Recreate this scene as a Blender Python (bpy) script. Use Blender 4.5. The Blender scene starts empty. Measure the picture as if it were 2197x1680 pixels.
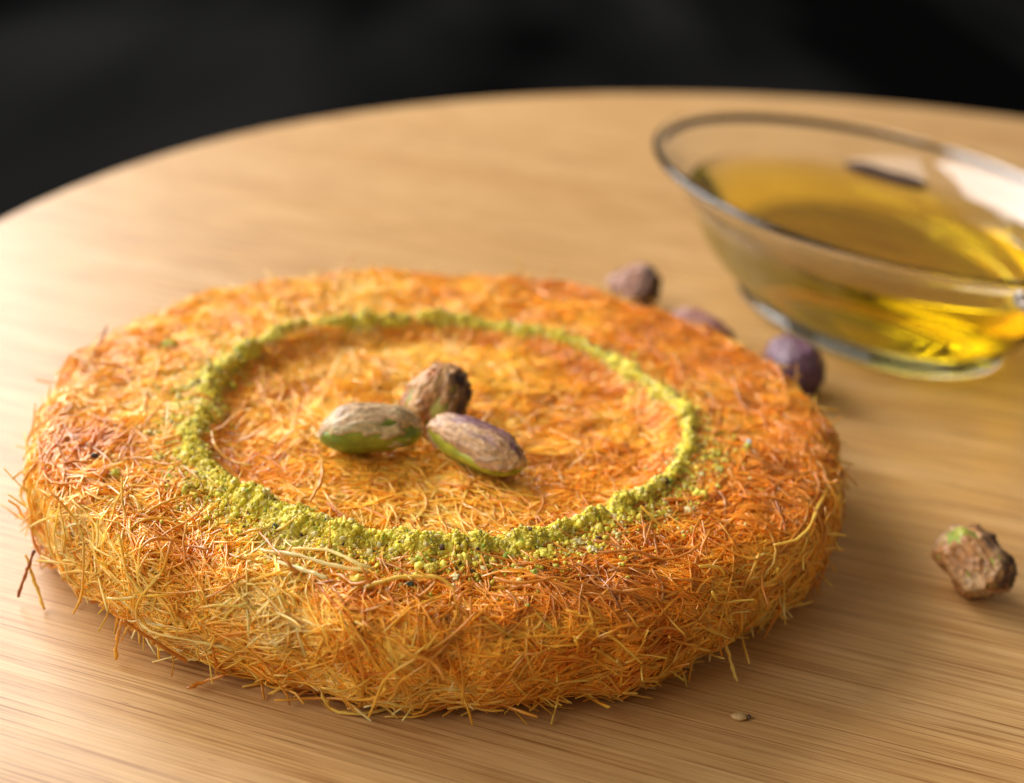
import bpy, math, random
import numpy as np
from mathutils import Vector, Matrix

S = bpy.context.scene
C = S.collection
random.seed(7)
rng = np.random.default_rng(11)
R = math.radians

# ---------------------------------------------------------------- camera
CAM_H = 0.1333
PITCH, ROLL, FOC = R(25.70), R(4.127), 1.30      # focal length as a share of the frame width
cd = bpy.data.cameras.new('camera')
cam = bpy.data.objects.new('camera', cd); C.objects.link(cam)
cd.sensor_width = 36.0; cd.lens = 36.0 * FOC
cd.clip_start = 0.005; cd.clip_end = 50
cam.matrix_world = (Matrix.Translation((0, 0, CAM_H)) @ Matrix.Rotation(R(90) - PITCH, 4, 'X')
                    @ Matrix.Rotation(ROLL, 4, 'Z'))
cd.dof.use_dof = True
cd.dof.focus_distance = 0.205
cd.dof.aperture_fstop = 10.3
cd.dof.aperture_blades = 0
S.camera = cam

# ---------------------------------------------------------------- world + light
w = bpy.data.worlds.new('World'); S.world = w; w.use_nodes = True
w.node_tree.nodes['Background'].inputs[0].default_value = (1.0, 0.84, 0.64, 1)
w.node_tree.nodes['Background'].inputs[1].default_value = 0.19


def lamp(name, loc, target, sx, sy, power, col, spread=180):
    l = bpy.data.lights.new(name, 'AREA'); l.shape = 'RECTANGLE'; l.size = sx; l.size_y = sy
    l.energy = power; l.color = col; l.spread = R(spread)
    o = bpy.data.objects.new(name, l); C.objects.link(o)
    o.location = loc
    o.rotation_euler = (Vector(target) - Vector(loc)).to_track_quat('-Z', 'Y').to_euler()
    return o


lamp('window_light', (-1.57, 1.50, 1.08), (0.0, 0.25, 0), 1.85, 1.48, 88.0, (1.0, 0.98, 0.975))
lamp('side_fill_light', (-1.90, -0.60, 1.36), (0.0, 0.20, 0), 1.75, 1.45, 30.0, (1.0, 0.97, 0.94))  # added fill lamp, no visible source; brightens the near side of the pastry

S.view_settings.view_transform = 'Standard'
S.view_settings.look = 'None'
S.view_settings.exposure = 0.10
S.view_settings.gamma = 1.0
S.cycles.use_denoising = True
S.cycles.max_bounces = 18
S.cycles.transmission_bounces = 12
S.cycles.transparent_max_bounces = 24
S.cycles.diffuse_bounces = 14
S.cycles.glossy_bounces = 5
S.cycles.caustics_refractive = True
S.cycles.caustics_reflective = True
S.cycles.blur_glossy = 0.3
S.cycles.sample_clamp_indirect = 25.0

# ---------------------------------------------------------------- helpers


def at(px, py, z=0.0):
    """point of the place on the level z seen at this spot of the photograph (2197 x 1680 units)"""
    x = (px - 1098.5) / (2197 * FOC); y = (py - 840) / (2197 * FOC)
    c, s = math.cos(-ROLL), math.sin(-ROLL)
    X = c * x - s * y; Y = -(s * x + c * y)
    d = (X, math.cos(PITCH) + Y * math.sin(PITCH), -math.sin(PITCH) + Y * math.cos(PITCH))
    t = (z - CAM_H) / d[2]
    return np.array((d[0] * t, d[1] * t, z))


def depth_at(px, py, y0):
    """same, but on the upright plane y = y0"""
    a = at(px, py, 0.0) - np.array((0, 0, CAM_H)); t = y0 / a[1]
    return np.array((0, 0, CAM_H)) + a * t


def _hash(i, j, k, seed):
    n = (i * 374761393 + j * 668265263 + k * 2147483647 + seed * 1274126177) & 0xffffffff
    n = ((n ^ (n >> 13)) * 1274126177) & 0xffffffff
    return ((n ^ (n >> 16)) & 0xffff) / 65535.0


def vnoise(p, scale, seed=0):
    """value noise, -1..1, p is (...,3)"""
    q = np.asarray(p, float) * scale
    f = np.floor(q).astype(np.int64); u = q - f; u = u * u * (3 - 2 * u)
    out = 0
    for a in (0, 1):
        for b in (0, 1):
            for c in (0, 1):
                wgt = ((u[..., 0] if a else 1 - u[..., 0]) * (u[..., 1] if b else 1 - u[..., 1])
                       * (u[..., 2] if c else 1 - u[..., 2]))
                out = out + wgt * _hash(f[..., 0] + a, f[..., 1] + b, f[..., 2] + c, seed)
    return out * 2 - 1


def smooth(a, b, x):
    t = np.clip((x - a) / (b - a), 0, 1); return t * t * (3 - 2 * t)


def mesh_np(name, V, F, mat, cols=None, shade=True, parent=None, origin=None):
    """V (n,3), F (m,3|4) or list of polygons"""
    V = np.asarray(V, float)
    if origin is not None:
        V = V - np.asarray(origin)
    me = bpy.data.meshes.new(name)
    if isinstance(F, np.ndarray):
        n, k = F.shape
        me.vertices.add(len(V)); me.vertices.foreach_set('co', V.astype(np.float32).ravel())
        me.loops.add(n * k); me.loops.foreach_set('vertex_index', F.astype(np.int32).ravel())
        me.polygons.add(n); me.polygons.foreach_set('loop_start', np.arange(0, n * k, k, dtype=np.int32))
        me.update(calc_edges=True)
    else:
        me.from_pydata([tuple(v) for v in V], [], F); me.update()
    if shade:
        me.polygons.foreach_set('use_smooth', np.ones(len(me.polygons), bool))
    if cols is not None:
        a = me.color_attributes.new('col', 'FLOAT_COLOR', 'POINT')
        a.data.foreach_set('color', np.c_[cols, np.ones(len(cols))].astype(np.float32).ravel())
    me.materials.append(mat)
    o = bpy.data.objects.new(name, me); C.objects.link(o)
    if parent is not None:
        o.parent = parent
    elif origin is not None:
        o.location = origin
    return o


def empty(name, loc, label, cat, group=None):
    o = bpy.data.objects.new(name, None); C.objects.link(o); o.location = loc
    o.empty_display_size = 0.01
    tag(o, label, cat, group); return o


def tag(o, label=None, cat=None, group=None, kind=None):
    if label: o['label'] = label
    if cat: o['category'] = cat
    if group: o['group'] = group
    if kind: o['kind'] = kind
    return o


def mat(name):
    m = bpy.data.materials.new(name); m.use_nodes = True
    nt = m.node_tree; return m, nt, nt.nodes['Principled BSDF'], nt.nodes['Material Output']


def N(nt, typ, **kw):
    n = nt.nodes.new(typ)
    for k, v in kw.items(): setattr(n, k, v)
    return n


# ---------------------------------------------------------------- materials
def food_material(name, rough, translucent, coat, noise_scale, noise_amt, bump, bump_scale, clear=0):
    m, nt, b, out = mat(name)
    at_ = N(nt, 'ShaderNodeAttribute', attribute_name='col')
    tc = N(nt, 'ShaderNodeTexCoord')
    no = N(nt, 'ShaderNodeTexNoise'); no.inputs['Scale'].default_value = noise_scale
    no.inputs['Detail'].default_value = 4
    nt.links.new(tc.outputs['Object'], no.inputs['Vector'])
    mr = N(nt, 'ShaderNodeMapRange'); mr.inputs[1].default_value = .3; mr.inputs[2].default_value = .7
    mr.inputs[3].default_value = 1 - noise_amt; mr.inputs[4].default_value = 1 + noise_amt
    nt.links.new(no.outputs['Fac'], mr.inputs[0])
    mx = N(nt, 'ShaderNodeVectorMath', operation='SCALE')
    nt.links.new(at_.outputs['Color'], mx.inputs[0]); nt.links.new(mr.outputs[0], mx.inputs['Scale'])
    nt.links.new(mx.outputs[0], b.inputs['Base Color'])
    b.inputs['Roughness'].default_value = rough
    b.inputs['Coat Weight'].default_value = coat; b.inputs['Coat Roughness'].default_value = .16
    n2 = N(nt, 'ShaderNodeTexNoise'); n2.inputs['Scale'].default_value = bump_scale
    n2.inputs['Detail'].default_value = 3
    nt.links.new(tc.outputs['Object'], n2.inputs['Vector'])
    bp = N(nt, 'ShaderNodeBump'); bp.inputs['Strength'].default_value = 1.0
    bp.inputs['Distance'].default_value = bump
    nt.links.new(n2.outputs['Fac'], bp.inputs['Height'])
    nt.links.new(bp.outputs[0], b.inputs['Normal']); nt.links.new(bp.outputs[0], b.inputs['Coat Normal'])
    if translucent:
        tr = N(nt, 'ShaderNodeBsdfTranslucent'); mix = N(nt, 'ShaderNodeMixShader')
        nt.links.new(mx.outputs[0], tr.inputs['Color'])
        mix.inputs[0].default_value = translucent
        nt.links.new(b.outputs[0], mix.inputs[1]); nt.links.new(tr.outputs[0], mix.inputs[2])
        if clear:
            tp = N(nt, 'ShaderNodeBsdfTransparent'); mix2 = N(nt, 'ShaderNodeMixShader'); mix2.inputs[0].default_value = clear
            tp.inputs['Color'].default_value = (1.0, .84, .42, 1)
            nt.links.new(mix.outputs[0], mix2.inputs[1]); nt.links.new(tp.outputs[0], mix2.inputs[2])
            nt.links.new(mix2.outputs[0], out.inputs['Surface'])
        else:
            nt.links.new(mix.outputs[0], out.inputs['Surface'])
    return m


M_strand = food_material('fried_pastry_strand', 0.30, .10, .50, 260, .08, .00005, 3000)
M_core = food_material('pastry_heart', .45, 0, .1, 300, .3, .0004, 700)
_b = M_core.node_tree.nodes['Principled BSDF']
_b.inputs['Subsurface Weight'].default_value = 0.0
_b.inputs['Subsurface Radius'].default_value = (1.0, .75, .35); _b.inputs['Subsurface Scale'].default_value = .012
_s = M_strand.node_tree.nodes['Principled BSDF']
_s.subsurface_method = 'BURLEY'
_s.inputs['Subsurface Weight'].default_value = .42
_s.inputs['Subsurface Radius'].default_value = (1.0, .60, .22); _s.inputs['Subsurface Scale'].default_value = .0018
M_crumb = food_material('ground_pistachio', .55, .08, .20, 900, .22, .00010, 4000)
_c = M_crumb.node_tree.nodes['Principled BSDF']
_c.subsurface_method = 'BURLEY'
_c.inputs['Subsurface Weight'].default_value = .35
_c.inputs['Subsurface Radius'].default_value = (1.0, .95, .3); _c.inputs['Subsurface Scale'].default_value = .0008
M_skin = food_material('pistachio_skin', .50, .0, .0, 900, .32, .00016, 1100)
M_kernel = food_material('pistachio_kernel', .42, .10, .15, 500, .25, .00008, 1500)
M_spice = food_material('dark_spice', .9, .0, .0, 500, .3, .0001, 1200)


def wood_material():
    m, nt, b, out = mat('bamboo_wood')
    tc = N(nt, 'ShaderNodeTexCoord')
    rot = N(nt, 'ShaderNodeMapping'); rot.inputs['Rotation'].default_value = (0, 0, R(16.5))
    nt.links.new(tc.outputs['Object'], rot.inputs['Vector'])

    def streak(sx, sy, detail, off, dist=0.0):
        mp = N(nt, 'ShaderNodeMapping'); mp.inputs['Scale'].default_value = (sx, sy, 1)
        mp.inputs['Location'].default_value = (off, off * .7, 0)
        nt.links.new(rot.outputs[0], mp.inputs['Vector'])
        no = N(nt, 'ShaderNodeTexNoise'); no.inputs['Scale'].default_value = 1
        no.inputs['Detail'].default_value = detail; no.inputs['Distortion'].default_value = dist
        nt.links.new(mp.outputs[0], no.inputs['Vector']); return no.outputs['Fac']

    fine = streak(34, 2500, 4, 3.1)
    mid = streak(14, 800, 3, 7.7)
    wide = streak(4, 120, 2, 1.3)
    broad = streak(2.5, 26, 2, 9.9)
    patch = streak(60, 140, 4, 5.5, .6)

    def ramp(fac, pts):
        r = N(nt, 'ShaderNodeValToRGB'); e = r.color_ramp.elements
        e[0].position, e[0].color = pts[0][0], (*pts[0][1], 1)
        e[1].position, e[1].color = pts[-1][0], (*pts[-1][1], 1)
        for p, c in pts[1:-1]:
            q = e.new(p); q.color = (*c, 1)
        nt.links.new(fac, r.inputs[0]); return r.outputs[0]

    base = ramp(wide, [(.30, (.62, .355, .125)), (.48, (.665, .40, .160)), (.62, (.69, .43, .185)), (.75, (.71, .46, .215))])
    l_mid = ramp(mid, [(.30, (.86, .78, .68)), (.45, (.98, .96, .93)), (.62, (1.03, 1.03, 1.02)), (.75, (1.06, 1.07, 1.08))])
    l_fine = ramp(fine, [(.33, (.50, .37, .25)), (.43, (.86, .80, .72)), (.55, (1.0, 1.0, 1.0)), (.68, (1.13, 1.16, 1.18))])
    fleck = streak(170, 1300, 2, 21.5)
    l_fleck = ramp(fleck, [(.20, (.55, .42, .30)), (.29, (1, 1, 1)), (.74, (1, 1, 1)), (.80, (1.15, 1.2, 1.25))])
    l_broad = ramp(broad, [(.35, (.95, .92, .88)), (.65, (1.03, 1.04, 1.05))])
    l_patch = ramp(patch, [(.35, (.93, .90, .86)), (.68, (1.05, 1.05, 1.06))])
    cur = base
    for l in (l_mid, l_fine, l_broad, l_patch, l_fleck):
        mx = N(nt, 'ShaderNodeMix', data_type='RGBA', blend_type='MULTIPLY')
        mx.inputs[0].default_value = 1.0
        nt.links.new(cur, mx.inputs[6]); nt.links.new(l, mx.inputs[7]); cur = mx.outputs[2]
    nt.links.new(cur, b.inputs['Base Color'])
    rr = N(nt, 'ShaderNodeMapRange'); rr.inputs[3].default_value = .50; rr.inputs[4].default_value = .38
    nt.links.new(mid, rr.inputs[0]); nt.links.new(rr.outputs[0], b.inputs['Roughness'])
    ad = N(nt, 'ShaderNodeMath', operation='ADD'); nt.links.new(fine, ad.inputs[0]); nt.links.new(mid, ad.inputs[1])
    b.inputs['Specular IOR Level'].default_value = .6
    bp = N(nt, 'ShaderNodeBump'); bp.inputs['Distance'].default_value = .00012; bp.inputs['Strength'].default_value = .6
    nt.links.new(ad.outputs[0], bp.inputs['Height']); nt.links.new(bp.outputs[0], b.inputs['Normal'])
    return m


M_wood = wood_material()


def table_material():
    m, nt, b, out = mat('black_table')
    tc = N(nt, 'ShaderNodeTexCoord')
    mp = N(nt, 'ShaderNodeMapping'); mp.inputs['Scale'].default_value = (2.2, .55, 1)
    mp.inputs['Rotation'].default_value = (0, 0, R(12))
    nt.links.new(tc.outputs['Object'], mp.inputs['Vector'])
    no = N(nt, 'ShaderNodeTexNoise'); no.inputs['Scale'].default_value = 2.6; no.inputs['Detail'].default_value = 2
    nt.links.new(mp.outputs[0], no.inputs['Vector'])
    r = N(nt, 'ShaderNodeMapRange'); r.inputs[1].default_value = .35; r.inputs[2].default_value = .7
    r.inputs[3].default_value = .8; r.inputs[4].default_value = .7
    nt.links.new(no.outputs['Fac'], r.inputs[0]); nt.links.new(r.outputs[0], b.inputs['Roughness'])
    cr = N(nt, 'ShaderNodeValToRGB')
    cr.color_ramp.elements[0].position = .4; cr.color_ramp.elements[0].color = (.002, .002, .002, 1)
    cr.color_ramp.elements[1].position = .75; cr.color_ramp.elements[1].color = (.017, .017, .017, 1)
    nt.links.new(no.outputs['Fac'], cr.inputs[0]); nt.links.new(cr.outputs[0], b.inputs['Base Color'])
    b.inputs['Specular IOR Level'].default_value = .0
    return m


M_table = table_material()

M_glass, nt, b, _ = mat('clear_glass')
b.inputs['Base Color'].default_value = (.985, .995, .985, 1); b.inputs['Transmission Weight'].default_value = 1
b.inputs['Roughness'].default_value = .0; b.inputs['IOR'].default_value = 1.36

M_syrup, nt, b, out = mat('golden_syrup')
b.inputs['Base Color'].default_value = (1, 1, 1, 1); b.inputs['Transmission Weight'].default_value = 1
b.inputs['Roughness'].default_value = .0; b.inputs['IOR'].default_value = 1.22
va = N(nt, 'ShaderNodeVolumeAbsorption'); va.inputs['Color'].default_value = (1.0, .935, .02, 1)
va.inputs['Density'].default_value = 80
nt.links.new(va.outputs[0], out.inputs['Volume'])

# ---------------------------------------------------------------- setting: dark table, round board
TZ = -0.020
tv = [(-6, -4, TZ), (6, -4, TZ), (6, 8, TZ), (-6, 8, TZ)]
table = mesh_np('table_surface', tv, [(0, 1, 2, 3)], M_table, shade=False)
tag(table, 'dark black table surface under the round wooden board', kind='structure')

BC, BR = np.array((.138, .310)), .298
prof = [(0, 0), (BR * .5, 0), (BR - .0030, 0), (BR - .0014, -.0004), (BR - .0004, -.0013), (BR, -.003),
        (BR, -.0165), (BR - .0004, -.018), (BR - .002, TZ + .0003), (0, TZ + .0003)]
nseg = 256
V, F = [], []
for (r_, z_) in prof:
    for k in range(nseg):
        a = 2 * math.pi * k / nseg; wob = 1 + .0010 * math.sin(5 * a + 1) + .0007 * math.sin(13 * a)
        V.append((r_ * wob * math.cos(a), r_ * wob * math.sin(a), z_))
for i in range(len(prof) - 1):
    for k in range(nseg):
        k2 = (k + 1) % nseg
        F.append((i * nseg + k, (i + 1) * nseg + k, (i + 1) * nseg + k2, i * nseg + k2))
board = mesh_np('round_board', V, np.array(F), M_wood)
board.location = (BC[0], BC[1], 0)
tag(board, 'large round bamboo board with fine straight grain under the pastry and bowl', 'wooden board')

# ---------------------------------------------------------------- the pastry disc
DC = np.array((-.0131, .2272)); DR = .0720
DX, DY = .0745 / .0720, .0703 / .0720      # slightly wider than deep
RC = np.array((-.0129, .2201)); RR = .0452
TOP = .0215
RND = .0056


def ring_radius(a):
    return RR + .0007 * np.sin(3 * a + 1.0) + .0006 * np.sin(5 * a + 2.2) + .0004 * np.sin(9 * a) \
        - .0022 * np.exp(-((np.mod(a, 2 * np.pi) - 3.25) / .13) ** 2)


def disc_radius(a):
    return DR * (DX * np.cos(a) ** 2 + DY * np.sin(a) ** 2) + .0004 * np.sin(2 * a + .6) + .0007 * np.sin(5 * a + 1.9) + .0006 * np.sin(11 * a) + .0004 * np.sin(23 * a + 1) + .0003 * np.sin(41 * a + 2)


def top_height(x, y):
    r = np.hypot(x - RC[0], y - RC[1])
    P = np.stack([x, y, np.zeros_like(x)], -1)
    e = np.hypot((x - DC[0]) / DX, (y - DC[1]) / DY)
    return (TOP - (.0000 + .0007 * smooth(-.2, .8, -(y - DC[1]) / DR)) * smooth(.050, .071, e) - .0026 * (1 - smooth(.0385, .045, r)) + .0007 * vnoise(P, 55, 1) + .0006 * vnoise(P, 150, 2)
            + .0003 * vnoise(P, 330, 3))


def body(p):
    """signed distance and outward normal of the pastry body"""
    dx, dy = p[..., 0] - DC[0], p[..., 1] - DC[1]
    r = np.hypot(dx, dy) + 1e-9; a = np.arctan2(dy, dx)
    T = top_height(p[..., 0], p[..., 1])
    Rr = disc_radius(a) - (.0008 + .0028 * np.maximum(0, -np.sin(a))) * (1 - smooth(0, .016, p[..., 2])) ** 1.5
    Rr = Rr + .0007 * vnoise(p, 110, 12) + .0005 * vnoise(p, 240, 13)
    qx = r - (Rr - RND); zc = T / 2; hz = T / 2 - RND
    sz = np.sign(p[..., 2] - zc); qz = np.abs(p[..., 2] - zc) - hz
    mx, mz = np.maximum(qx, 0), np.maximum(qz, 0)
    L = np.hypot(mx, mz)
    inside = L < 1e-9
    nx = np.where(inside, (qx > qz) * 1.0, mx / np.maximum(L, 1e-9))
    nz = np.where(inside, (qz >= qx) * 1.0, mz / np.maximum(L, 1e-9)) * sz
    sd = L + np.minimum(np.maximum(qx, qz), 0) - RND
    n = np.stack([nx * dx / r, nx * dy / r, nz], -1)
    return sd, n


def grow(start, heading, length, off0, lift0, lift1, K, curl, wig, amp, droop=None):
    """strands that lie on the body: start (n,3), heading (n,3) -> (n,K,3), normals"""
    n = len(start)
    pts = np.zeros((n, K, 3)); nrm = np.zeros((n, K, 3))
    p = start.copy(); v = heading.copy()
    step = (length / (K - 1))[:, None]
    ph = rng.uniform(0, 6.28, (n, 3)); fr = rng.uniform(1.5, 4.5, (n, 1))
    for k in range(K):
        t = k / (K - 1)
        for _ in range(2):
            sd, nn = body(p)
            off = (off0 + lift0 * max(0, 1 - t / .35) ** 2 + lift1 * max(0, (t - .6) / .4) ** 2
                   + amp * np.sin(fr[:, 0] * 3 * t + ph[:, 0]))
            p = p + nn * (off - sd)[:, None]
        p[:, 2] = np.maximum(p[:, 2], .00045)
        pts[:, k] = p; nrm[:, k] = nn
        v = v - (v * nn).sum(1, keepdims=True) * nn
        v /= np.linalg.norm(v, axis=1, keepdims=True) + 1e-9
        side = np.cross(nn, v)
        turn = curl + wig * np.sin(fr[:, 0] * 4 * t + ph[:, 1])
        v = v + side * (turn / (K - 1))[:, None]
        if droop is not None:
            v[:, 2] -= droop / (K - 1)
        p = p + v * step
    return pts, nrm


def tubes(pts, nrm, rad, cols, sides=5, flat=.85):
    """pts (n,K,3) -> verts, quads, colours; blunt ends"""
    n, K, _ = pts.shape
    tan = np.gradient(pts, axis=1); tan /= np.linalg.norm(tan, axis=2, keepdims=True) + 1e-12
    e0 = pts[:, :1] - tan[:, :1] * rad[:, None, None] * .35
    e1 = pts[:, -1:] + tan[:, -1:] * rad[:, None, None] * .35
    P = np.concatenate([e0, pts, e1], 1); T = np.concatenate([tan[:, :1], tan, tan[:, -1:]], 1)
    Nn = np.concatenate([nrm[:, :1], nrm, nrm[:, -1:]], 1)
    B = np.cross(T, Nn); B /= np.linalg.norm(B, axis=2, keepdims=True) + 1e-9
    U = np.cross(B, T)
    prof_ = np.ones(K + 2); prof_[0] = prof_[-1] = .25; prof_[1] = prof_[-2] = .85
    rr = rad[:, None] * prof_[None] * (1 + .16 * rng.standard_normal((n, K + 2)) * (prof_[None] > .9))
    ang = np.arange(sides) * 2 * np.pi / sides
    V = (P[:, :, None] + rr[:, :, None, None] * (np.cos(ang)[None, None, :, None] * B[:, :, None]
         + flat * np.sin(ang)[None, None, :, None] * U[:, :, None]))
    K2 = K + 2
    i = np.arange(n)[:, None, None] * K2 * sides + np.arange(K2 - 1)[None, :, None] * sides
    j = np.arange(sides)[None, None, :]; j2 = (j + 1) % sides
    F = np.stack([i + j, i + j2, i + sides + j2, i + sides + j], -1).reshape(-1, 4)
    cc = np.concatenate([cols[:, :1], cols, cols[:, -1:]], 1)
    Cc = np.repeat(cc[:, :, None], sides, 2)
    return V.reshape(-1, 3), F, Cc.reshape(-1, 3)


PAL = np.array([(.96, .78, .33), (.96, .655, .11), (.91, .475, .042), (.76, .27, .022), (.48, .15, .018), (.22, .06, .010)])
PX = np.array([0, .22, .45, .68, .88, 1.05])


def palette(t):
    return np.stack([np.interp(t, PX, PAL[:, k]) for k in range(3)], -1)


def toast_and_shade(P, nn):
    """how brown the frying left the pastry here, with shade beside the ring painted in"""
    top = smooth(.4, .95, nn[..., 2])
    r = np.hypot(P[..., 0] - DC[0], P[..., 1] - DC[1])
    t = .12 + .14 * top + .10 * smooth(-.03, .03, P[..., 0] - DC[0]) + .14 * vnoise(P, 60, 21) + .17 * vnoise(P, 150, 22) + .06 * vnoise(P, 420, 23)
    rr = np.hypot(P[..., 0] - RC[0], P[..., 1] - RC[1])
    t = t + .20 * np.exp(-((rr - .0405) / .0030) ** 2) * smooth(-.6, .5, (P[..., 1] - RC[1] - (P[..., 0] - RC[0])) / RR)  # shade inside the ring at left and back, painted into the browning
    t = t + .13 * np.exp(-((r - DR + .007) / .006) ** 2) * top
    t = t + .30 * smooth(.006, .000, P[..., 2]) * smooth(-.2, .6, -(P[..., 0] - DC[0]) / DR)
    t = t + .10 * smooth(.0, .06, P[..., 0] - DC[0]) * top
    t = t - .25 * np.exp(-((P[..., 0] + .030) ** 2 + (P[..., 1] - .172) ** 2) / .010 ** 2)      # pale patch at the front
    t = t - .16 * np.exp(-((P[..., 0] + .010) ** 2 + (P[..., 1] - .250) ** 2) / .014 ** 2)      # pale patch inside the ring
    t = t + .22 * np.exp(-((P[..., 0] - .008) ** 2 + (P[..., 1] - .288) ** 2) / .008 ** 2)
    t = t + .16 * np.exp(-((P[..., 0] - .033) ** 2 + (P[..., 1] - .262) ** 2) / .014 ** 2)
    t = t + .16 * np.exp(-((P[..., 0] - .018) ** 2 + (P[..., 1] - .171) ** 2) / .012 ** 2)
    t = t + .20 * np.exp(-((P[..., 0] + .080) ** 2 + (P[..., 1] - .200) ** 2) / .010 ** 2)
    return t


kunafa = empty('kunafa', (DC[0], DC[1], 0),
               'large round golden shredded pastry disc with a ring of green crumbs on the board', 'pastry')
KO = np.array((DC[0], DC[1], 0))

# inner body under the strands
ns, nr = 180, 60
sv, sf = [], []
path = [(r_, None) for r_ in np.linspace(0.0005, DR - RND, 34)]
phi = np.linspace(0, math.pi / 2, 10)[1:]
ringpts = []
for k in range(ns):
    a = 2 * math.pi * k / ns; ca, sa = math.cos(a), math.sin(a)
    Rr = float(disc_radius(np.array(a))) - .0014
    col = [(r_ / (DR - RND) * (Rr - RND), 'T') for r_, _ in path]
    row = []
    for r_, _ in col:
        x, y = DC[0] + r_ * ca, DC[1] + r_ * sa
        row.append((x, y, float(top_height(np.array(x), np.array(y))) - .0012))
    x, y = DC[0] + (Rr - RND) * ca, DC[1] + (Rr - RND) * sa
    zt = row[-1][2]
    for f in phi:
        rr_ = Rr - RND + RND * math.sin(f)
        row.append((DC[0] + rr_ * ca, DC[1] + rr_ * sa, zt - RND + RND * math.cos(f)))
    for z_ in (.010, .006, .003, .0002):
        rr_ = Rr - .0018 * (1 - z_ / .010) - (.0008 + .0028 * max(0, -sa)) * (1 - float(smooth(0, .016, z_))) ** 1.5
        row.append((DC[0] + rr_ * ca, DC[1] + rr_ * sa, z_))
    ringpts.append(row)
A = np.array(ringpts); L = A.shape[1]
Vb = A.reshape(-1, 3)
Vb = Vb + (vnoise(Vb, 420, 31) * .0005)[:, None] * np.array((.3, .3, 1))
Vb[:, 2] = np.maximum(Vb[:, 2], .0002)
i = np.arange(ns)[:, None] * L + np.arange(L - 1)[None]; i2 = ((np.arange(ns)[:, None] + 1) % ns) * L + np.arange(L - 1)[None]
Fb = [tuple(int(q) for q in f) for f in np.stack([i, i + 1, i2 + 1, i2], -1).reshape(-1, 4)]
Fb.append(tuple(k * L + L - 1 for k in range(ns))[::-1]); Fb.append(tuple(k * L for k in range(ns)))
sdb, nb = body(Vb)
cb = palette(np.clip(toast_and_shade(Vb, nb) + .12, 0, 1))
mesh_np('pastry_heart', Vb, Fb, M_core, cols=cb, parent=kunafa, origin=KO)


def sample_surface(n, region):
    """start points on the body"""
    if region == 'foot':
        a = rng.uniform(0, 2 * np.pi, n)
        p = np.stack([DC[0] + (DR + .001) * np.cos(a), DC[1] + (DR + .001) * np.sin(a), rng.uniform(.0002, .0045, n)], -1)
    elif region == 'top':
        r = np.sqrt(rng.uniform(0, 1, n)) * (DR - .001); a = rng.uniform(0, 2 * np.pi, n)
        p = np.stack([DC[0] + r * np.cos(a), DC[1] + r * np.sin(a), np.full(n, TOP + .002)], -1)
    else:
        a = rng.uniform(0, 2 * np.pi, n)
        z = rng.uniform(.0015, TOP + .001, n)
        p = np.stack([DC[0] + (DR + .001) * np.cos(a), DC[1] + (DR + .001) * np.sin(a), z], -1)
    return p


def bundle(nb_, per, region, lmin, lmax, omin, omax, lift_p, lift_a, rmin, rmax, spread=.35, jitter=.0022, amp=.0002,
           droop=0.0, curl=1.1, shade=0.0, K=9, steep=.75):
    s = sample_surface(nb_, region)
    sd, nn = body(s)
    g = rng.standard_normal((nb_, 3))
    if region != 'top':        # some hang down, most lie along the rim
        tang = np.cross(nn, np.array((0, 0, 1.0))); tang /= np.linalg.norm(tang, axis=1, keepdims=True) + 1e-9
        th = rng.normal(0, steep, nb_); sg = rng.choice([-1, 1], nb_)
        g = tang * (np.cos(th) * sg)[:, None] + np.array((0, 0, 1.0)) * np.sin(th)[:, None]
    if region == 'top':        # neighbouring bundles were combed the same way
        fa = 2.6 * vnoise(s, 38, 91) + 1.1 * vnoise(s, 95, 92) + .3
        g = g * .55 + np.stack([np.cos(fa), np.sin(fa), 0 * fa], -1) * 1.1
    g -= (g * nn).sum(1, keepdims=True) * nn; g /= np.linalg.norm(g, axis=1, keepdims=True)
    cu = rng.normal(0, curl, nb_); sh = rng.normal(0, .06, nb_); bo = rng.uniform(omin, omax, nb_)
    rep = lambda x: np.repeat(x, per, 0)
    n = nb_ * per
    s2 = rep(s) + rng.normal(0, jitter, (n, 3)); g2 = rep(g) + rng.normal(0, spread, (n, 3))
    ln = rng.uniform(lmin, lmax, n)
    off = rep(bo) + rng.normal(0, .0003, n)
    lift0 = (rng.random(n) < lift_p) * rng.exponential(lift_a, n)
    lift1 = (rng.random(n) < lift_p) * rng.exponential(lift_a, n)
    pts, nr_ = grow(s2, g2, ln, off, np.minimum(lift0, .004), np.minimum(lift1, .005), K, rep(cu) + rng.normal(0, .5, n),
                    rng.normal(0, 2.0, n), amp, droop=droop)
    t = toast_and_shade(pts, nr_) + (rep(sh) + rng.normal(0, .045, n) + shade)[:, None] + 190 * (off[:, None] + .0004)
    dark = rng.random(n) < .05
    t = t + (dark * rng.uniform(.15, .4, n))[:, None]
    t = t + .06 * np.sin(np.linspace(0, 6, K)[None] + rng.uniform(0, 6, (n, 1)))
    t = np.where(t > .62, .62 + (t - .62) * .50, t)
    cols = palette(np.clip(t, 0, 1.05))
    rad = rng.uniform(rmin, rmax, n)
    return pts, nr_, rad, cols


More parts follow.
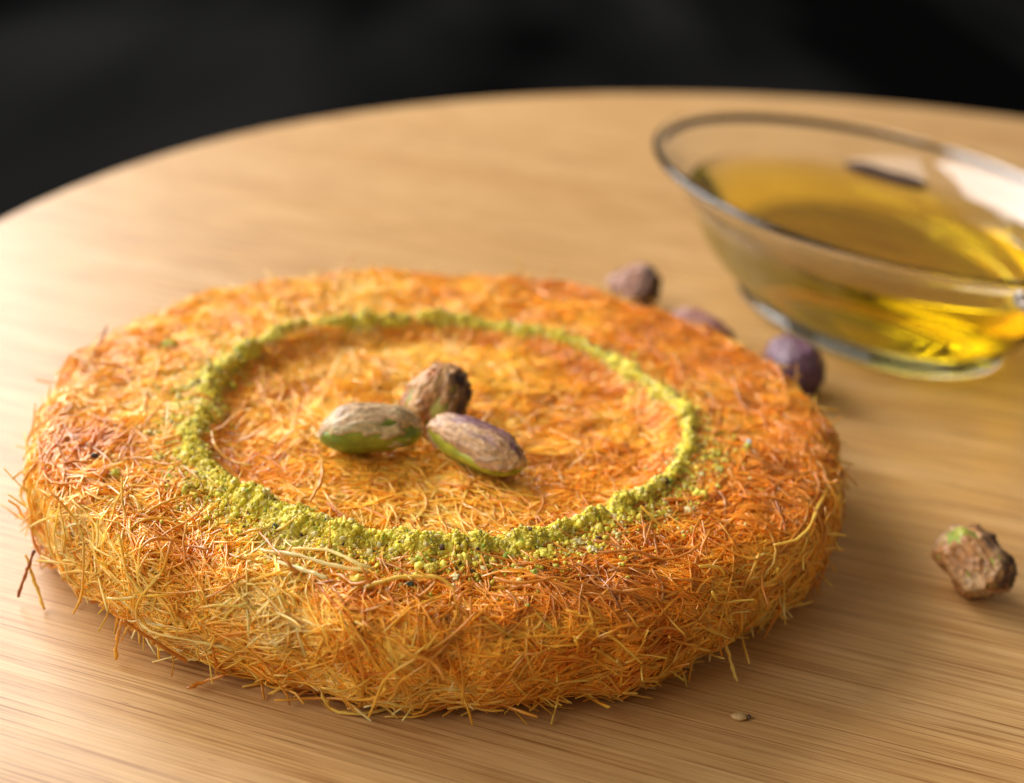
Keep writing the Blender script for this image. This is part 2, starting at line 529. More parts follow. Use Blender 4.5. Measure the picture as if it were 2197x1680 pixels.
batches = [
    bundle(2400, 6, 'top', .012, .030, -.0008, .0001, .03, .0005, .00014, .00026, K=10, spread=.20, curl=1.0),
    bundle(900, 5, 'top', .012, .028, -.0003, .0004, .14, .0009, .00014, .00025, amp=.0003, K=9, shade=-.03, spread=.3),
    bundle(1600, 6, 'side', .011, .028, -.0010, .0001, .05, .0008, .00014, .00026, droop=.2, K=9, shade=.0, spread=.22, curl=.9),
    bundle(800, 4, 'side', .009, .022, -.0003, .0005, .22, .0013, .00014, .00025, droop=.4, amp=.0003, K=9, shade=-.02, spread=.4),
    bundle(450, 5, 'foot', .008, .020, -.0009, .0004, .25, .0012, .00015, .00028, K=7, shade=.04, spread=.2, steep=.25, droop=.2),
]
Vs, Fs, Cs, n0 = [], [], [], 0
for b_ in batches:
    V, F, c = tubes(*b_, sides=3, flat=1.0)
    Vs.append(V); Fs.append(F + n0); Cs.append(c); n0 += len(V)
mass = mesh_np('strand_mass', np.concatenate(Vs), np.concatenate(Fs), M_strand, cols=np.concatenate(Cs), parent=kunafa, origin=KO)
mass['kind'] = 'stuff'


# loose strands lying uppermost, each a piece of its own
def bezier_chain(P, K=14):
    P = np.array(P, float); m = len(P)
    t = np.linspace(0, m - 1, K); out = []
    for u in t:
        i = min(int(u), m - 2); f = u - i
        p0, p1, p2, p3 = P[max(i - 1, 0)], P[i], P[i + 1], P[min(i + 2, m - 1)]
        out.append(.5 * ((2 * p1) + (p2 - p0) * f + (2 * p0 - 5 * p1 + 4 * p2 - p3) * f * f + (3 * p1 - p0 - 3 * p2 + p3) * f ** 3))
    return np.array(out)


def strand_piece(pts, nr_, rad, cols):
    V, F, c = tubes(pts[None], nr_[None], np.array([rad]), cols[None], sides=6)
    return mesh_np('strand', V, F, M_strand, cols=c, parent=kunafa, origin=KO)


cand = bundle(900, 1, 'top', .011, .026, .0002, .0007, .5, .0010, .00018, .00027, amp=.0004, K=12, shade=.06, curl=1.6)
cands = bundle(420, 1, 'side', .012, .026, .0002, .0012, .8, .0018, .00018, .00027, amp=.0006, K=12, shade=.0, droop=.8, curl=1.4)
near = [i for i in range(900) if cand[0][i, :, 1].mean() < .245 and abs(np.hypot(cand[0][i, :, 0] - RC[0], cand[0][i, :, 1] - RC[1]) - RR).min() > .0030]
nears = [i for i in range(420) if cands[0][i, :, 1].mean() < .215]
for i in near[:165]:
    strand_piece(cand[0][i], cand[1][i], cand[2][i], cand[3][i])
for i in nears[:95]:
    strand_piece(cands[0][i], cands[1][i], cands[2][i], cands[3][i])

zt = TOP
hand = [  # (points, browning, radius)
    ([at(72, 1180, .010), at(58, 1225, .006), at(38, 1280, .0012)], 1.0, .0004),
    ([at(55, 1190, .008), at(75, 1250, .004), at(95, 1305, .0006)], .28, .0004),
    ([at(195, 758, zt), at(215, 738, zt + .002), at(228, 700, zt + .004)], .85, .0004),
    ([at(690, 1490, .003), at(712, 1520, .0008), at(760, 1532, .0006), at(830, 1522, .0006)], .25, .0004),
    ([at(1530, 1270, .020), at(1545, 1330, .010), at(1520, 1390, .004), at(1440, 1440, .001), at(1370, 1455, .0008)], .3, .00042),
    ([at(1500, 1215, zt + .001), at(1550, 1225, .020), at(1548, 1300, .012), at(1530, 1390, .006)], .3, .0004),
    ([at(1540, 1330, .010), at(1562, 1400, .005), at(1580, 1462, .001)], .25, .0004),
    ([at(1660, 1170, .020), at(1720, 1150, .0205), at(1760, 1080, .0205), at(1785, 1030, .020)], .35, .0004),
    ([at(455, 925, zt + .0006), at(462, 955, zt), at(490, 985, zt - .001), at(540, 1000, zt - .001)], .5, .00036),
    ([at(560, 1180, zt), at(640, 1192, zt + .001), at(720, 1215, zt + .0008), at(790, 1225, zt + .0005)], .05, .00046),
    ([at(590, 1205, zt), at(660, 1225, zt + .0008), at(700, 1240, zt + .0005)], .0, .0005),
    ([at(620, 1178, zt), at(700, 1180, zt + .001), at(760, 1205, zt + .001), at(800, 1222, zt)], .1, .00045),
    ([at(780, 1262, zt), at(860, 1238, zt + .001), at(940, 1240, zt + .001), at(985, 1275, zt - .001)], .3, .00046),
    ([at(690, 985, zt), at(690, 1030, zt + .0005), at(665, 1075, zt)], .6, .00038),
    ([at(990, 1080, zt + .0005), at(1050, 1110, zt + .001), at(1100, 1150, zt)], .55, .00036),
    ([at(405, 1475, .0012), at(440, 1462, .0016), at(480, 1448, .003)], .7, .00045),
    ([at(248, 1415, .0008), at(252, 1370, .005), at(262, 1330, .010)], .55, .00042),
    ([at(265, 1330, .012), at(330, 1375, .008), at(400, 1420, .004)], .75, .0004),
    ([at(640, 1230, zt), at(600, 1190, zt + .0018), at(555, 1140, zt + .0005)], .72, .00036),
    ([at(300, 1110, zt), at(360, 1075, zt + .001), at(420, 1062, zt + .0008)], .5, .00038),
    ([at(1280, 1260, zt), at(1200, 1240, zt + .001), at(1120, 1250, zt + .0005), at(1060, 1240, zt)], .72, .00038),
    ([at(1640, 1370, .0012), at(1660, 1330, .004), at(1690, 1290, .008)], .6, .0004),
]
for P, t_, r_ in hand:
    pts = bezier_chain(P, 16)
    pts = pts + rng.normal(0, .00006, pts.shape); pts[:, 2] = np.maximum(pts[:, 2], r_)
    nr_ = np.tile(np.array((0.12, -.35, .93)), (16, 1))
    tt = np.clip(t_ + .06 * np.sin(np.linspace(0, 5, 16) + random.random() * 6), 0, 1.05)
    strand_piece(pts, nr_, r_ * .72, palette(tt))


# ---------------------------------------------------------------- crumbs
def ico(sub):
    import bmesh
    bm = bmesh.new(); bmesh.ops.create_icosphere(bm, subdivisions=sub, radius=1)
    bm.verts.ensure_lookup_table()
    V = np.array([v.co[:] for v in bm.verts]); F = np.array([[v.index for v in f.verts] for f in bm.faces]); bm.free()
    return V, F


IV, IF = ico(2)
IV1, IF1 = ico(1)


def crumb_cols(n):
    u = rng.random(n); base = np.zeros((n, 3))
    a = np.array((.93, .76, .08)); b_ = np.array((.82, .74, .06)); c_ = np.array((.88, .76, .30)); d_ = np.array((.34, .50, .05)); e_ = np.array((.12, .05, .03))
    base[:] = a
    base[(u > .38) & (u <= .70)] = b_
    base[(u > .70) & (u <= .90)] = c_
    base[(u > .95) & (u <= .98)] = d_
    base[u > .98] = e_
    return base * rng.uniform(.72, 1.12, (n, 1))


def crumb_cloud(pos, size, template, cols):
    V0, F0 = template; n = len(pos)
    q = rng.standard_normal((n, 4)); q /= np.linalg.norm(q, axis=1, keepdims=True)
    w_, x, y, z = q.T
    Rm = np.stack([1 - 2 * (y * y + z * z), 2 * (x * y - z * w_), 2 * (x * z + y * w_), 2 * (x * y + z * w_), 1 - 2 * (x * x + z * z), 2 * (y * z - x * w_),
                   2 * (x * z - y * w_), 2 * (y * z + x * w_), 1 - 2 * (x * x + y * y)], -1).reshape(n, 3, 3)
    sc = rng.uniform(.65, 1.25, (n, 1, 3))
    lump = 1 + .50 * vnoise(V0[None] * 1.7 + rng.uniform(0, 50, (n, 1, 3)), 1.0, 5)[..., None]
    V = np.einsum('nij,nvj->nvi', Rm, V0[None] * sc * lump) * size[:, None, None] + pos[:, None]
    F = (F0[None] + (np.arange(n) * len(V0))[:, None, None]).reshape(-1, 3)
    cc = np.repeat(cols[:, None], len(V0), 1)
    return V.reshape(-1, 3), F, cc.reshape(-1, 3)


def ring_profile(a):
    """half width and height of the crumb ridge by angle (0 = right, -pi/2 = towards the camera)"""
    fr = np.exp(-((np.mod(a + np.pi, 2 * np.pi) - (np.pi / 2 - .15)) / .95) ** 2)      # front
    lf = np.exp(-((np.mod(a, 2 * np.pi) - 3.25) / .55) ** 2)
    p3 = np.stack([np.cos(a) * 9, np.sin(a) * 9, np.zeros_like(a)], -1)
    v = vnoise(p3, 1.0, 41); v2 = vnoise(p3, 2.6, 42)
    hw = .0021 + .0018 * fr + .0010 * lf + .0008 * v + .0006 * v2
    ht = .0026 + .0005 * fr - .0002 * lf + .0006 * v + .0008 * v2
    return hw, np.maximum(ht, .0008)


# ridge body: one lumpy strip, with crumbs all over it
na, nc = 1500, 17
aa = np.linspace(0, 2 * np.pi, na, endpoint=False)
hw, ht = ring_profile(aa)
tt = np.linspace(-1, 1, nc)
rad = ring_radius(aa)[:, None] + hw[:, None] * tt[None] * 1.0
X = RC[0] + rad * np.cos(aa)[:, None]; Y = RC[1] + rad * np.sin(aa)[:, None]
Z = top_height(X, Y) - .0006 + ht[:, None] * np.maximum(0, 1 - np.abs(tt)[None] ** 1.5) * .85
Pr = np.stack([X, Y, Z], -1)
nz1 = vnoise(Pr, 420, 50) * .0008 + vnoise(Pr, 1000, 51) * .0005 + vnoise(Pr, 2600, 52) * .0003
Pr[..., 2] += nz1; Pr[..., 0] += nz1 * .6 * np.cos(aa)[:, None]
i = np.arange(na)[:, None] * nc + np.arange(nc - 1)[None]; i2 = ((np.arange(na)[:, None] + 1) % na) * nc + np.arange(nc - 1)[None]
Fr = np.stack([i, i2, i2 + 1, i + 1], -1).reshape(-1, 4)
Fr = np.concatenate([Fr[:, [0, 1, 2]], Fr[:, [0, 2, 3]]])
Vr = Pr.reshape(-1, 3)
cr = np.array((.86, .72, .07)) * (1 + .25 * vnoise(Vr, 700, 53))[:, None]

# crumbs covering it
n1 = 18500
a = rng.uniform(0, 2 * np.pi, n1); hw1, ht1 = ring_profile(a); t = rng.uniform(-1.05, 1.05, n1)
r_ = ring_radius(a) + hw1 * t; x = RC[0] + r_ * np.cos(a); y = RC[1] + r_ * np.sin(a)
z = top_height(x, y) - .0004 + ht1 * np.maximum(0, 1 - np.abs(t) ** 1.5) * .85
pos1 = np.stack([x, y, z], -1)
pos1[:, 2] += vnoise(pos1, 420, 50) * .0008 + vnoise(pos1, 1000, 51) * .0005; sz1 = np.clip(rng.lognormal(math.log(.00020), .45, n1), .00010, .00065)
# crumbs spilled beside it
n2 = 4200
a = np.where(rng.random(n2) < .6, rng.normal(-1.15, .95, n2), rng.uniform(0, 2 * np.pi, n2)); hw2, _ = ring_profile(a)
left = rng.random(n2) < .16; a = np.where(left, rng.normal(3.2, .35, n2), a)
d = np.abs(rng.exponential(.0026, n2)) * np.where(rng.random(n2) < .88, 1, -.5)
r_ = ring_radius(a) + hw2 * np.sign(d) * .8 + d
x = RC[0] + r_ * np.cos(a); y = RC[1] + r_ * np.sin(a)
ok = np.hypot(x - DC[0], y - DC[1]) < DR - .004
x, y = x[ok], y[ok]
sz2 = np.clip(rng.lognormal(math.log(.00023), .45, len(x)), .00012, .0009)
pos2 = np.stack([x, y, top_height(x, y) + .0003 + sz2 * .5], -1)
# small clumps: a dozen crumbs stuck together
nk = 150
ka = np.where(rng.random(nk) < .8, rng.normal(-1.2, .85, nk), rng.uniform(0, 2 * np.pi, nk)); kh, _ = ring_profile(ka)
kr = ring_radius(ka) + kh * .9 + rng.exponential(.0018, nk)
kx, ky = RC[0] + kr * np.cos(ka), RC[1] + kr * np.sin(ka); ks = rng.uniform(.0003, .0009, nk)
kp = np.repeat(np.stack([kx, ky, top_height(kx, ky) + .0003], -1), 16, 0); kss = np.repeat(ks, 16)
off_ = rng.normal(0, .62, (nk * 16, 3)) * kss[:, None]; off_[:, 2] = np.abs(off_[:, 2])
pos3 = kp + off_; sz3 = rng.uniform(.00014, .0003, nk * 16)
pos2 = np.concatenate([pos2, pos3]); sz2 = np.concatenate([sz2, sz3])
Va, Fa, Ca = crumb_cloud(pos1, sz1, (IV1, IF1), crumb_cols(n1))
Vc, Fc, Cc = crumb_cloud(pos2, sz2, (IV1, IF1), crumb_cols(len(pos2)))
Vall = np.concatenate([Vr, Va, Vc]); Fall = np.concatenate([Fr, Fa + len(Vr), Fc + len(Vr) + len(Va)])
ringo = mesh_np('crumb_ring', Vall, Fall, M_crumb, cols=np.concatenate([cr, Ca, Cc]), shade=False, origin=(RC[0], RC[1], TOP))
tag(ringo, 'ring of yellow green ground pistachio crumbs piled on the golden pastry', 'pistachio crumbs', kind='stuff')


IV3, IF3 = ico(4)


def crumb_piece(p, s, col, label, k=0, flat=.75):
    r2 = np.random.default_rng(100 + k)
    V = IV3 * r2.uniform(.7, 1.3, 3) * np.array((1, 1, flat))
    V = V * (1 + .40 * vnoise(V * 1.9 + k * 3.7, 1.0, 6) + .24 * vnoise(V * 4.5 + k, 1.0, 7) + .12 * vnoise(V * 10 + k, 1.0, 9))[:, None] * s
    c = np.array(col) * (1 + .18 * vnoise(V / s * 3, 1.0, 8))[:, None]
    o = mesh_np('crumb', V + p, IF3, M_crumb, cols=c, origin=tuple(p), shade=False)
    return tag(o, label, 'crumb', 'larger pistachio crumbs lying loose on the pastry')


YG, GR, PB, BK = (.86, .74, .08), (.58, .62, .06), (.88, .76, .38), (.05, .03, .03)
big = [
    (1503, 1062, .0016, YG, 'biggest yellow green crumb lying outside the ring at the right front'),
    (765, 1247, .0012, (.85, .62, .05), 'bright yellow blocky crumb below the ring at the front left'),
    (925, 1222, .0014, (.78, .64, .08), 'yellow crumb at the outer foot of the ring, front centre'),
    (1145, 1228, .0010, (.45, .50, .05), 'small green crumb spilled in front of the ring, right of centre'),
    (975, 1238, .0009, PB, 'pale beige crumb spilled just in front of the ring'),
    (1080, 1213, .0009, (.78, .64, .14), 'pale yellow crumb in front of the thick front of the ring'),
    (1240, 1162, .0010, PB, 'cream crumb beside the outer right front of the ring'),
    (1170, 1188, .0011, YG, 'round yellow crumb hugging the outer front of the ring'),
    (362, 738, .0017, (.62, .60, .04), 'lone yellow green crumb far back left on the pastry'),
    (247, 1018, .0011, (.72, .62, .04), 'yellow crumb alone near the left edge of the pastry'),
    (203, 978, .0006, BK, 'tiny black speck near the left edge of the pastry'),
    (880, 1253, .0009, (.06, .09, .05), 'dark green black fleck below the ring at the front'),
    (1603, 962, .0012, (.50, .54, .05), 'green crumb alone near the right edge of the pastry'),
    (1607, 948, .0009, (.80, .84, .88), 'whitish flake near the right edge of the pastry'),
    (640, 1167, .0010, (.66, .60, .10), 'upper of the crumb clumps spilled at the front left of the ring'),
    (720, 1185, .0011, (.60, .60, .06), 'crumb clump spilled left of the thick front of the ring'),
    (590, 1130, .0008, (.07, .10, .03), 'dark green fleck beside the ring at the front left'),
    (905, 1200, .0012, GR, 'green crumb bedded in the outer front of the ring'),
    (1270, 1178, .0008, PB, 'small cream crumb right of the front spill'),
    (1480, 1095, .0009, (.80, .66, .30), 'cream crumb below the biggest loose crumb at right'),
    (1420, 1100, .0009, YG, 'yellow crumb between ring and right front rim of the pastry'),
    (1545, 1010, .0010, (.55, .50, .12), 'olive crumb outside the ring at the right'),
]
for k, (px, py, s, col, lab) in enumerate(big):
    g = at(px, py, TOP + .001); zz = float(top_height(np.array(g[0]), np.array(g[1])))
    p = at(px, py, zz + .0007)
    crumb_piece(p, s * .72, col, lab, k)

# nut scrap on the board
scrap = empty('nut_scrap', tuple(at(1595, 1538, 0)), 'tiny beige nut scrap with a dark end on the board in front of the pastry', 'crumb')
so = at(1595, 1538, 0)
for nm, px, s, c_, k in (('scrap', 1586, .0010, (.72, .47, .20), 71), ('dark_tip', 1607, .0006, (.10, .06, .03), 72)):
    p = at(px, 1538, .0005); r2 = np.random.default_rng(k)
    V = IV * np.array((1.3 if nm == 'scrap' else .6, .8, .6)) * (1 + .25 * vnoise(IV * 1.5 + k, 1.0, 9))[:, None] * s
    mesh_np(nm, V + p, IF, M_crumb, cols=np.tile(c_, (len(V), 1)), parent=scrap, origin=so)


# ---------------------------------------------------------------- pistachio kernels
def uvsphere(nu, nv):
    V, F = [], []
    for i_ in range(nv + 1):
        th = math.pi * i_ / nv
        for j_ in range(nu):
            ph = 2 * math.pi * j_ / nu
            V.append((math.cos(th), math.sin(th) * math.cos(ph), math.sin(th) * math.sin(ph)))
    for i_ in range(nv):
        for j_ in range(nu):
            j2 = (j_ + 1) % nu
            F.append((i_ * nu + j_, (i_ + 1) * nu + j_, (i_ + 1) * nu + j2, i_ * nu + j2))
    return np.array(V), np.array(F)[:, ::-1]


UV_, UF_ = uvsphere(96, 72)


def pistachio(loc, rot, L_, W_, H_, seed, label, cover, skin_cols, green=(.40, .42, .05), facet=.0, taper=.12, group=None, bias=(0, 0, 1), bias_w=.5,
              wrinkle=.00022, purple_shade_dir=(0, 0, 1), purple_shade_w=0.5, seam=True, world=False):
    """kernel lying along its own X axis; cover = share still in its skin"""
    d = UV_.copy()
    x = d[:, 0]
    # superellipse along the length, slightly pointed at one end
    rr = np.hypot(d[:, 1], d[:, 2])
    P = np.stack([np.sign(x) * np.abs(x) ** .92 * L_ / 2, d[:, 1] * W_ / 2, d[:, 2] * H_ / 2], -1)
    P[:, 1:] *= (np.sqrt(np.maximum(0, 1 - np.abs(x) ** 3.0)) / np.sqrt(np.maximum(1e-4, 1 - x * x) + 1e-4))[:, None]
    P[:, 1:] *= (1 - taper * x - .06 * x * x)[:, None]
    P[:, 2] += -.10 * H_ * (x * x - .4)                      # slight bend
    o_ = np.array((seed * 3.17, seed * 1.31, seed * 2.03))
    nrm = d / np.array((L_, W_, H_)); nrm /= np.linalg.norm(nrm, axis=1, keepdims=True)
    big_ = vnoise(d * 1.6 + o_, 1.0, 61); mid_ = vnoise(d * np.array((2.2, 4.5, 4.5)) + o_, 1.0, 62)
    P += nrm * ((big_ * .055 + mid_ * .025) * W_)[:, None]
    if facet:      # angular faces where the nut was pressed in its shell
        r3 = np.random.default_rng(seed)
        for _ in range(9):
            fd = r3.standard_normal(3); fd /= np.linalg.norm(fd)
            h = P @ fd; lim = h.max() * (1 - facet * r3.uniform(.5, 1.1))
            ex = np.maximum(h - lim, 0); P -= fd * (ex * .85)[:, None]
    if seam:       # the line between the two halves
        ang = np.arctan2(d[:, 2], d[:, 1])
        P -= nrm * (.030 * W_ * np.exp(-((np.abs(np.abs(ang) - .25)) / .07) ** 2) * (rr > .2))[:, None]
    root = empty('pistachio', tuple(loc), label, 'pistachio', group)
    root.rotation_euler = rot
    gk = np.array(green) * (1 + .35 * vnoise(d * np.array((2, 5, 5)) + o_, 1.0, 63))[:, None]
    yel = smooth(.0, .8, vnoise(d * 1.5 + o_ + 9, 1.0, 64))[:, None]
    gk = gk * (1 - yel * .7) + np.array((.62, .52, .07)) * yel * .7
    mesh_np('kernel', P, UF_, M_kernel, cols=np.clip(gk, 0, 1), parent=root)
    if world: bias = tuple(root.rotation_euler.to_matrix().transposed() @ Vector(bias))
    bd = np.array(bias, float); bd /= np.linalg.norm(bd)
    m_ = (vnoise(d * np.array((1.7, 2.2, 2.2)) + o_ + 4, 1.0, 65) * .55 + vnoise(d * np.array((4, 7, 7)) + o_, 1.0, 66) * .28
          + (d @ bd) * bias_w)
    thr = np.quantile(m_, 1 - cover)
    k_ = smooth(-.06, .06, m_ - thr)
    wr = (vnoise(d * np.array((2.4, 9, 9)) + o_, 1.0, 67) + .35 * vnoise(d * np.array((6, 18, 18)) + o_, 1.0, 68)) * wrinkle
    cre = 1 - np.abs(vnoise(d * np.array((2.0, 6.5, 6.5)) + o_ + 2, 1.0, 69)); cre = smooth(.80, 1.0, cre)
    Q = P + nrm * ((k_ * .00034 - .00016) + (wr + cre * wrinkle * 1.6) * k_)[:, None]
    A_, B_, D_ = [np.array(c) for c in skin_cols]
    f1 = smooth(-.5, .5, vnoise(d * np.array((1.6, 3.6, 3.6)) + o_ + 6, 1.0, 70))[:, None]
    if world:
        Mi = root.rotation_euler.to_matrix().transposed()
        purple_shade_dir = tuple(Mi @ Vector(purple_shade_dir))
    pd = np.array(purple_shade_dir, float); pd /= np.linalg.norm(pd)
    f2 = smooth(.15, .85, .45 * vnoise(d * np.array((2.5, 5, 5)) + o_ + 8, 1.0, 71) + (d @ pd) * purple_shade_w + .12)[:, None]  # D_ on one side: purple skin; painted-in shade on the world-aligned nuts
    cs = A_ * (1 - f1) + B_ * f1
    cs = cs * (1 - f2) + D_ * f2
    cs = cs * (1 + .10 * vnoise(d * np.array((8, 30, 30)) + o_, 1.0, 72))[:, None] * (1 - .35 * cre[:, None] * (vnoise(d * 5 + o_, 1.0, 73) > 0)[:, None])
    mesh_np('skin', Q, UF_, M_skin, cols=np.clip(cs, 0, 1), parent=root)
    return root


TAN, ORG, PUR, PNK, BRN, DPU = (.58, .37, .19), (.50, .23, .07), (.20, .08, .11), (.64, .38, .25), (.34, .17, .07), (.12, .05, .06)
G3 = 'three pistachios at the middle of the pastry'
GB = 'pistachios scattered on the board'
zi = TOP - .0026 + .0006


def place(px, py, z, dx=0):
    return at(px, py, z)


p1 = at(797, 921, zi + .0044)
pistachio(p1, (R(20), R(-3), R(10)), .0178, .0088, .0078, 3,
          'greenish pistachio with pale torn skin, left of the three on the pastry', .44, ((.60, .47, .24), (.58, .36, .18), BRN), green=(.22, .29, .03), group=G3, wrinkle=.00009,
          bias=(.1, .25, 1), bias_w=.75, purple_shade_dir=(.4, .6, .6), purple_shade_w=.20, taper=.05)
p2 = at(1018, 955, zi + .0043)
pistachio(p2, (R(24), R(2), R(-37)), .0205, .0078, .0074, 5,
          'long pistachio with purple back and green belly, right of the three on the pastry', .55, ((.62, .37, .17), (.60, .34, .17), PUR), green=(.42, .42, .04), group=G3,
          bias=(0, .35, 1), bias_w=1.0, purple_shade_dir=(.1, 1.0, .35), purple_shade_w=.60, taper=.02, wrinkle=.00014)
p3 = at(938, 858, zi + .0053)
pistachio(p3, (R(10), R(-52), R(62)), .0138, .0106, .0100, 8,
          'brown wrinkled pistachio leaning upright behind the other two on the pastry', .95, ((.66, .36, .14), (.52, .19, .055), (.06, .025, .025)), green=(.4, .36, .06), group=G3, facet=.26,
          bias=(0, 0, 1), bias_w=.1, world=True, purple_shade_dir=(1, .1, -.1), purple_shade_w=.85, taper=.10, wrinkle=.0003)  # near-black right side is shade painted into the skin
p4 = at(2087, 1205, .0058)
pistachio(p4, (R(30), R(-22), R(118)), .0150, .0118, .0108, 12,
          'faceted brown pistachio lying alone on the board at the right', .93, ((.60, .37, .17), (.48, .22, .07), (.11, .05, .03)), green=(.36, .45, .06), group=GB, facet=.29,
          bias=(.6, -.25, -.75), bias_w=2.6, world=True, purple_shade_dir=(1, -.1, .2), purple_shade_w=.7, wrinkle=.00032)  # right flank darkened in the skin colour to imitate shade
p5 = at(1700, 785, .0060)
pistachio(p5, (R(0), R(-8), R(105)), .0180, .0118, .0122, 15,
          'dark purple pistachio on the board between pastry and bowl', .99, ((.17, .08, .12), (.13, .055, .08), (.035, .012, .02)), group=GB,
          purple_shade_dir=(0, -1, -.1), purple_shade_w=.7, wrinkle=.00024)
p6 = at(1506, 712, .0046)
pistachio(p6, (R(0), R(4), R(-38)), .0185, .0086, .0080, 18,
          'pinkish purple pistachio half hidden behind the right back edge of the pastry', .96, ((.50, .28, .20), (.34, .13, .12), (.10, .025, .035)), group=GB,
          purple_shade_dir=(1, .1, -.2), purple_shade_w=.8, wrinkle=.0002)
p7 = at(1358, 612, .0062)
pistachio(p7, (R(40), R(-38), R(70)), .0165, .0135, .0130, 25,
          'angular brown pistachio with pinkish side behind the back edge of the pastry', .97, ((.50, .26, .18), (.22, .10, .045), (.08, .04, .025)), group=GB, facet=.42,
          world=True, purple_shade_dir=(1, -.3, .0), purple_shade_w=.9)  # dark right face is shade put into the skin colour

# ---------------------------------------------------------------- glass dish and syrup
BTH = R(-68.8)
RIM_C, RIM_A, RIM_Z = np.array((.0905, .3455)), np.array((.0750, .0516)), .0360
BAS_C, BAS_A = np.array((.0950, .3440)), np.array((.0450, .0315))


def oval(s, z, inset, nseg_=128):
    """outline at flare s (0 foot .. 1 rim), level z, drawn in by inset"""
    c = BAS_C + (RIM_C - BAS_C) * min(max(s, 0), 1); ax = BAS_A + (RIM_A - BAS_A) * s - inset
    th = np.arange(nseg_) * 2 * np.pi / nseg_
    x_, y_ = ax[0] * np.cos(th), ax[1] * np.sin(th)
    return np.stack([c[0] + x_ * math.cos(BTH) - y_ * math.sin(BTH), c[1] + x_ * math.sin(BTH) + y_ * math.cos(BTH), np.full(nseg_, z)], -1)


def loft(rows, name, material, **kw):
    n_ = rows[0].shape[0]; V = np.concatenate(rows); F = []
    for i_ in range(len(rows) - 1):
        a_ = i_ * n_ + np.arange(n_); b_ = i_ * n_ + (np.arange(n_) + 1) % n_
        F.append(np.stack([a_, b_, b_ + n_, a_ + n_], -1))
    F = [tuple(int(q) for q in f) for f in np.concatenate(F)]
    F.append(tuple(range(n_))[::-1]); F.append(tuple(len(V) - n_ + q for q in range(n_)))
    return mesh_np(name, V, F, material, **kw)


GW = .0015
z0 = .0004
FLARE = [(0.00, .0055), (.15, .0068), (.30, .0095), (.44, .0140), (.57, .0200), (.70, .0262), (.84, .0312), (.95, .0336)]
rows = [oval(0, z0, .006), oval(0, z0, .0012), oval(0, z0 + .0003, .0002), oval(0, .0014, -.0004), oval(0, .0022, -.0001), oval(0, .0040, .0014), oval(0, .0048, .0014)]
rows += [oval(s, z, .0004) for s, z in FLARE]
rows += [oval(1.0, .0345, .0000), oval(1.0, .0352, -.0007), oval(1.0, .0360, -.0010), oval(1.0, .0368, -.0006), oval(1.0, .0371, .0002), oval(1.0, .0369, .0010), oval(1.0, .0363, .0014), oval(.99, .0355, .0016)]
inner = [(s, z + .0006) for s, z in FLARE[::-1][:-1]]
rows += [oval(s, z + (.0008 if s < .2 else 0), GW + .0004) for s, z in inner]
rows += [oval(.05, .0077, GW + .002), oval(0, .0066, GW + .005), oval(0, .0060, GW + .011)]
dish = empty('glass_dish', (float(BAS_C[0]), float(BAS_C[1]), 0), 'clear oval glass dish with flared rim holding golden syrup', 'bowl')
DO = np.array((BAS_C[0], BAS_C[1], 0))
loft(rows, 'dish_body', M_glass, parent=dish, origin=DO)
# small solid glass grip at the near right of the rim
hc = at(2186, 622, .0345); hd = np.array((.45, -.89, 0)); hd /= np.linalg.norm(hd); hs = np.array((-hd[1], hd[0], 0))
HV = IV3 * np.array((.0085, .0075, .0026)); HV = np.sign(HV) * np.abs(HV)
HV = HV[:, :1] * hd[None] + HV[:, 1:2] * hs[None] + HV[:, 2:3] * np.array((0, 0, 1.0))[None] + (hc + hd * .0095)[None]
mesh_np('grip', HV, IF3, M_glass, parent=dish, origin=DO)

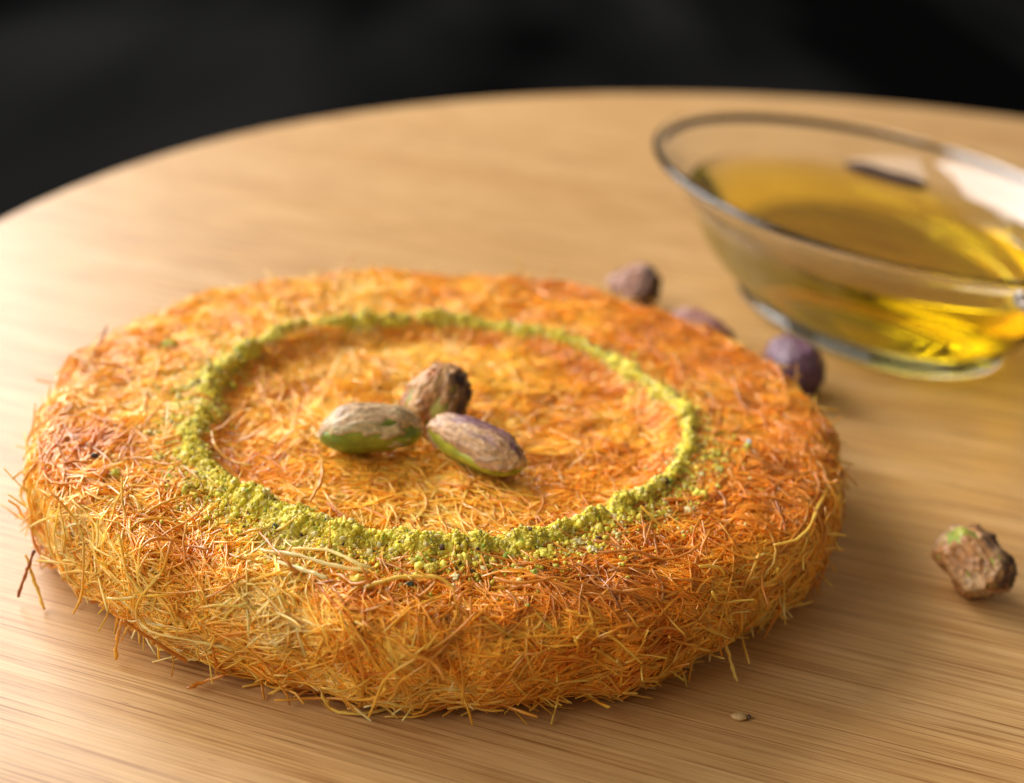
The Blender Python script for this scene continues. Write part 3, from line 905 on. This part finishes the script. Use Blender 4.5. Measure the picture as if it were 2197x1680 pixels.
# syrup fills the dish to LV and overlaps the inner wall by a hair
LV = .0262
lrows = [oval(0, .0059, GW + .011 - .0001), oval(0, .0065, GW + .005 - .0001), oval(.05, .0076, GW + .002 - .0001)]
up = [(s, z + (.0008 if s < .2 else 0)) for s, z in reversed(inner) if z < LV - .0008]
lrows += [oval(s, z, GW + .0004 - .0001) for s, z in up]
sL = float(np.interp(LV, [z for s, z in reversed(inner)], [s for s, z in reversed(inner)]))
lrows += [oval(sL - .02, LV - .0006, GW + .0004 - .0001), oval(sL, LV, GW + .0003), oval(sL - .02, LV - .00012, GW + .0008), oval(sL - .05, LV - .0003, GW + .002)]
syrup = loft(lrows, 'syrup', M_syrup, origin=(float(BAS_C[0]), float(BAS_C[1]), .0059))
tag(syrup, 'golden yellow syrup filling the glass dish about two thirds', 'syrup')
for o in (syrup,):
    m_ = o.modifiers

# dark spice piece floating in the syrup, orange threads lower down


def spindle(name, p, q, r_, col, material, label, cat, group=None, bend=.001):
    p, q = np.array(p), np.array(q); K = 14; t = np.linspace(0, 1, K)
    pts = p[None] * (1 - t)[:, None] + q[None] * t[:, None]; pts[:, 2] += bend * np.sin(np.pi * t)
    rad = r_ * np.sqrt(np.maximum(.02, 1 - (2 * t - 1) ** 2)) * (1 + .12 * np.sin(9 * t))
    tn = (q - p) / np.linalg.norm(q - p); B = np.cross(tn, (0, 0, 1.0)); B /= np.linalg.norm(B); U = np.cross(B, tn)
    m_ = 12; ang = np.arange(m_) * 2 * np.pi / m_
    V = (pts[:, None] + rad[:, None, None] * (np.cos(ang)[None, :, None] * B + .6 * np.sin(ang)[None, :, None] * U)).reshape(-1, 3)
    F = [(i_ * m_ + j_, i_ * m_ + (j_ + 1) % m_, (i_ + 1) * m_ + (j_ + 1) % m_, (i_ + 1) * m_ + j_) for i_ in range(K - 1) for j_ in range(m_)]
    F += [tuple(range(m_))[::-1], tuple((K - 1) * m_ + j_ for j_ in range(m_))]
    cc = np.tile(col, (len(V), 1)) * (1 + .3 * vnoise(V, 900, 81))[:, None]
    o = mesh_np(name, V, F, material, cols=cc, origin=tuple((p + q) / 2))
    return tag(o, label, cat, group)


spindle('spice_pod', at(1812, 352, LV + .0006), at(1990, 402, LV + .0006), .0036, (.05, .022, .012), M_spice,
        'dark brown spice pod floating on the syrup at the far side of the dish', 'spice pod', bend=-.0003)

print('tris', sum(len(o.data.polygons) * 2 for o in bpy.data.objects if o.type == 'MESH'))
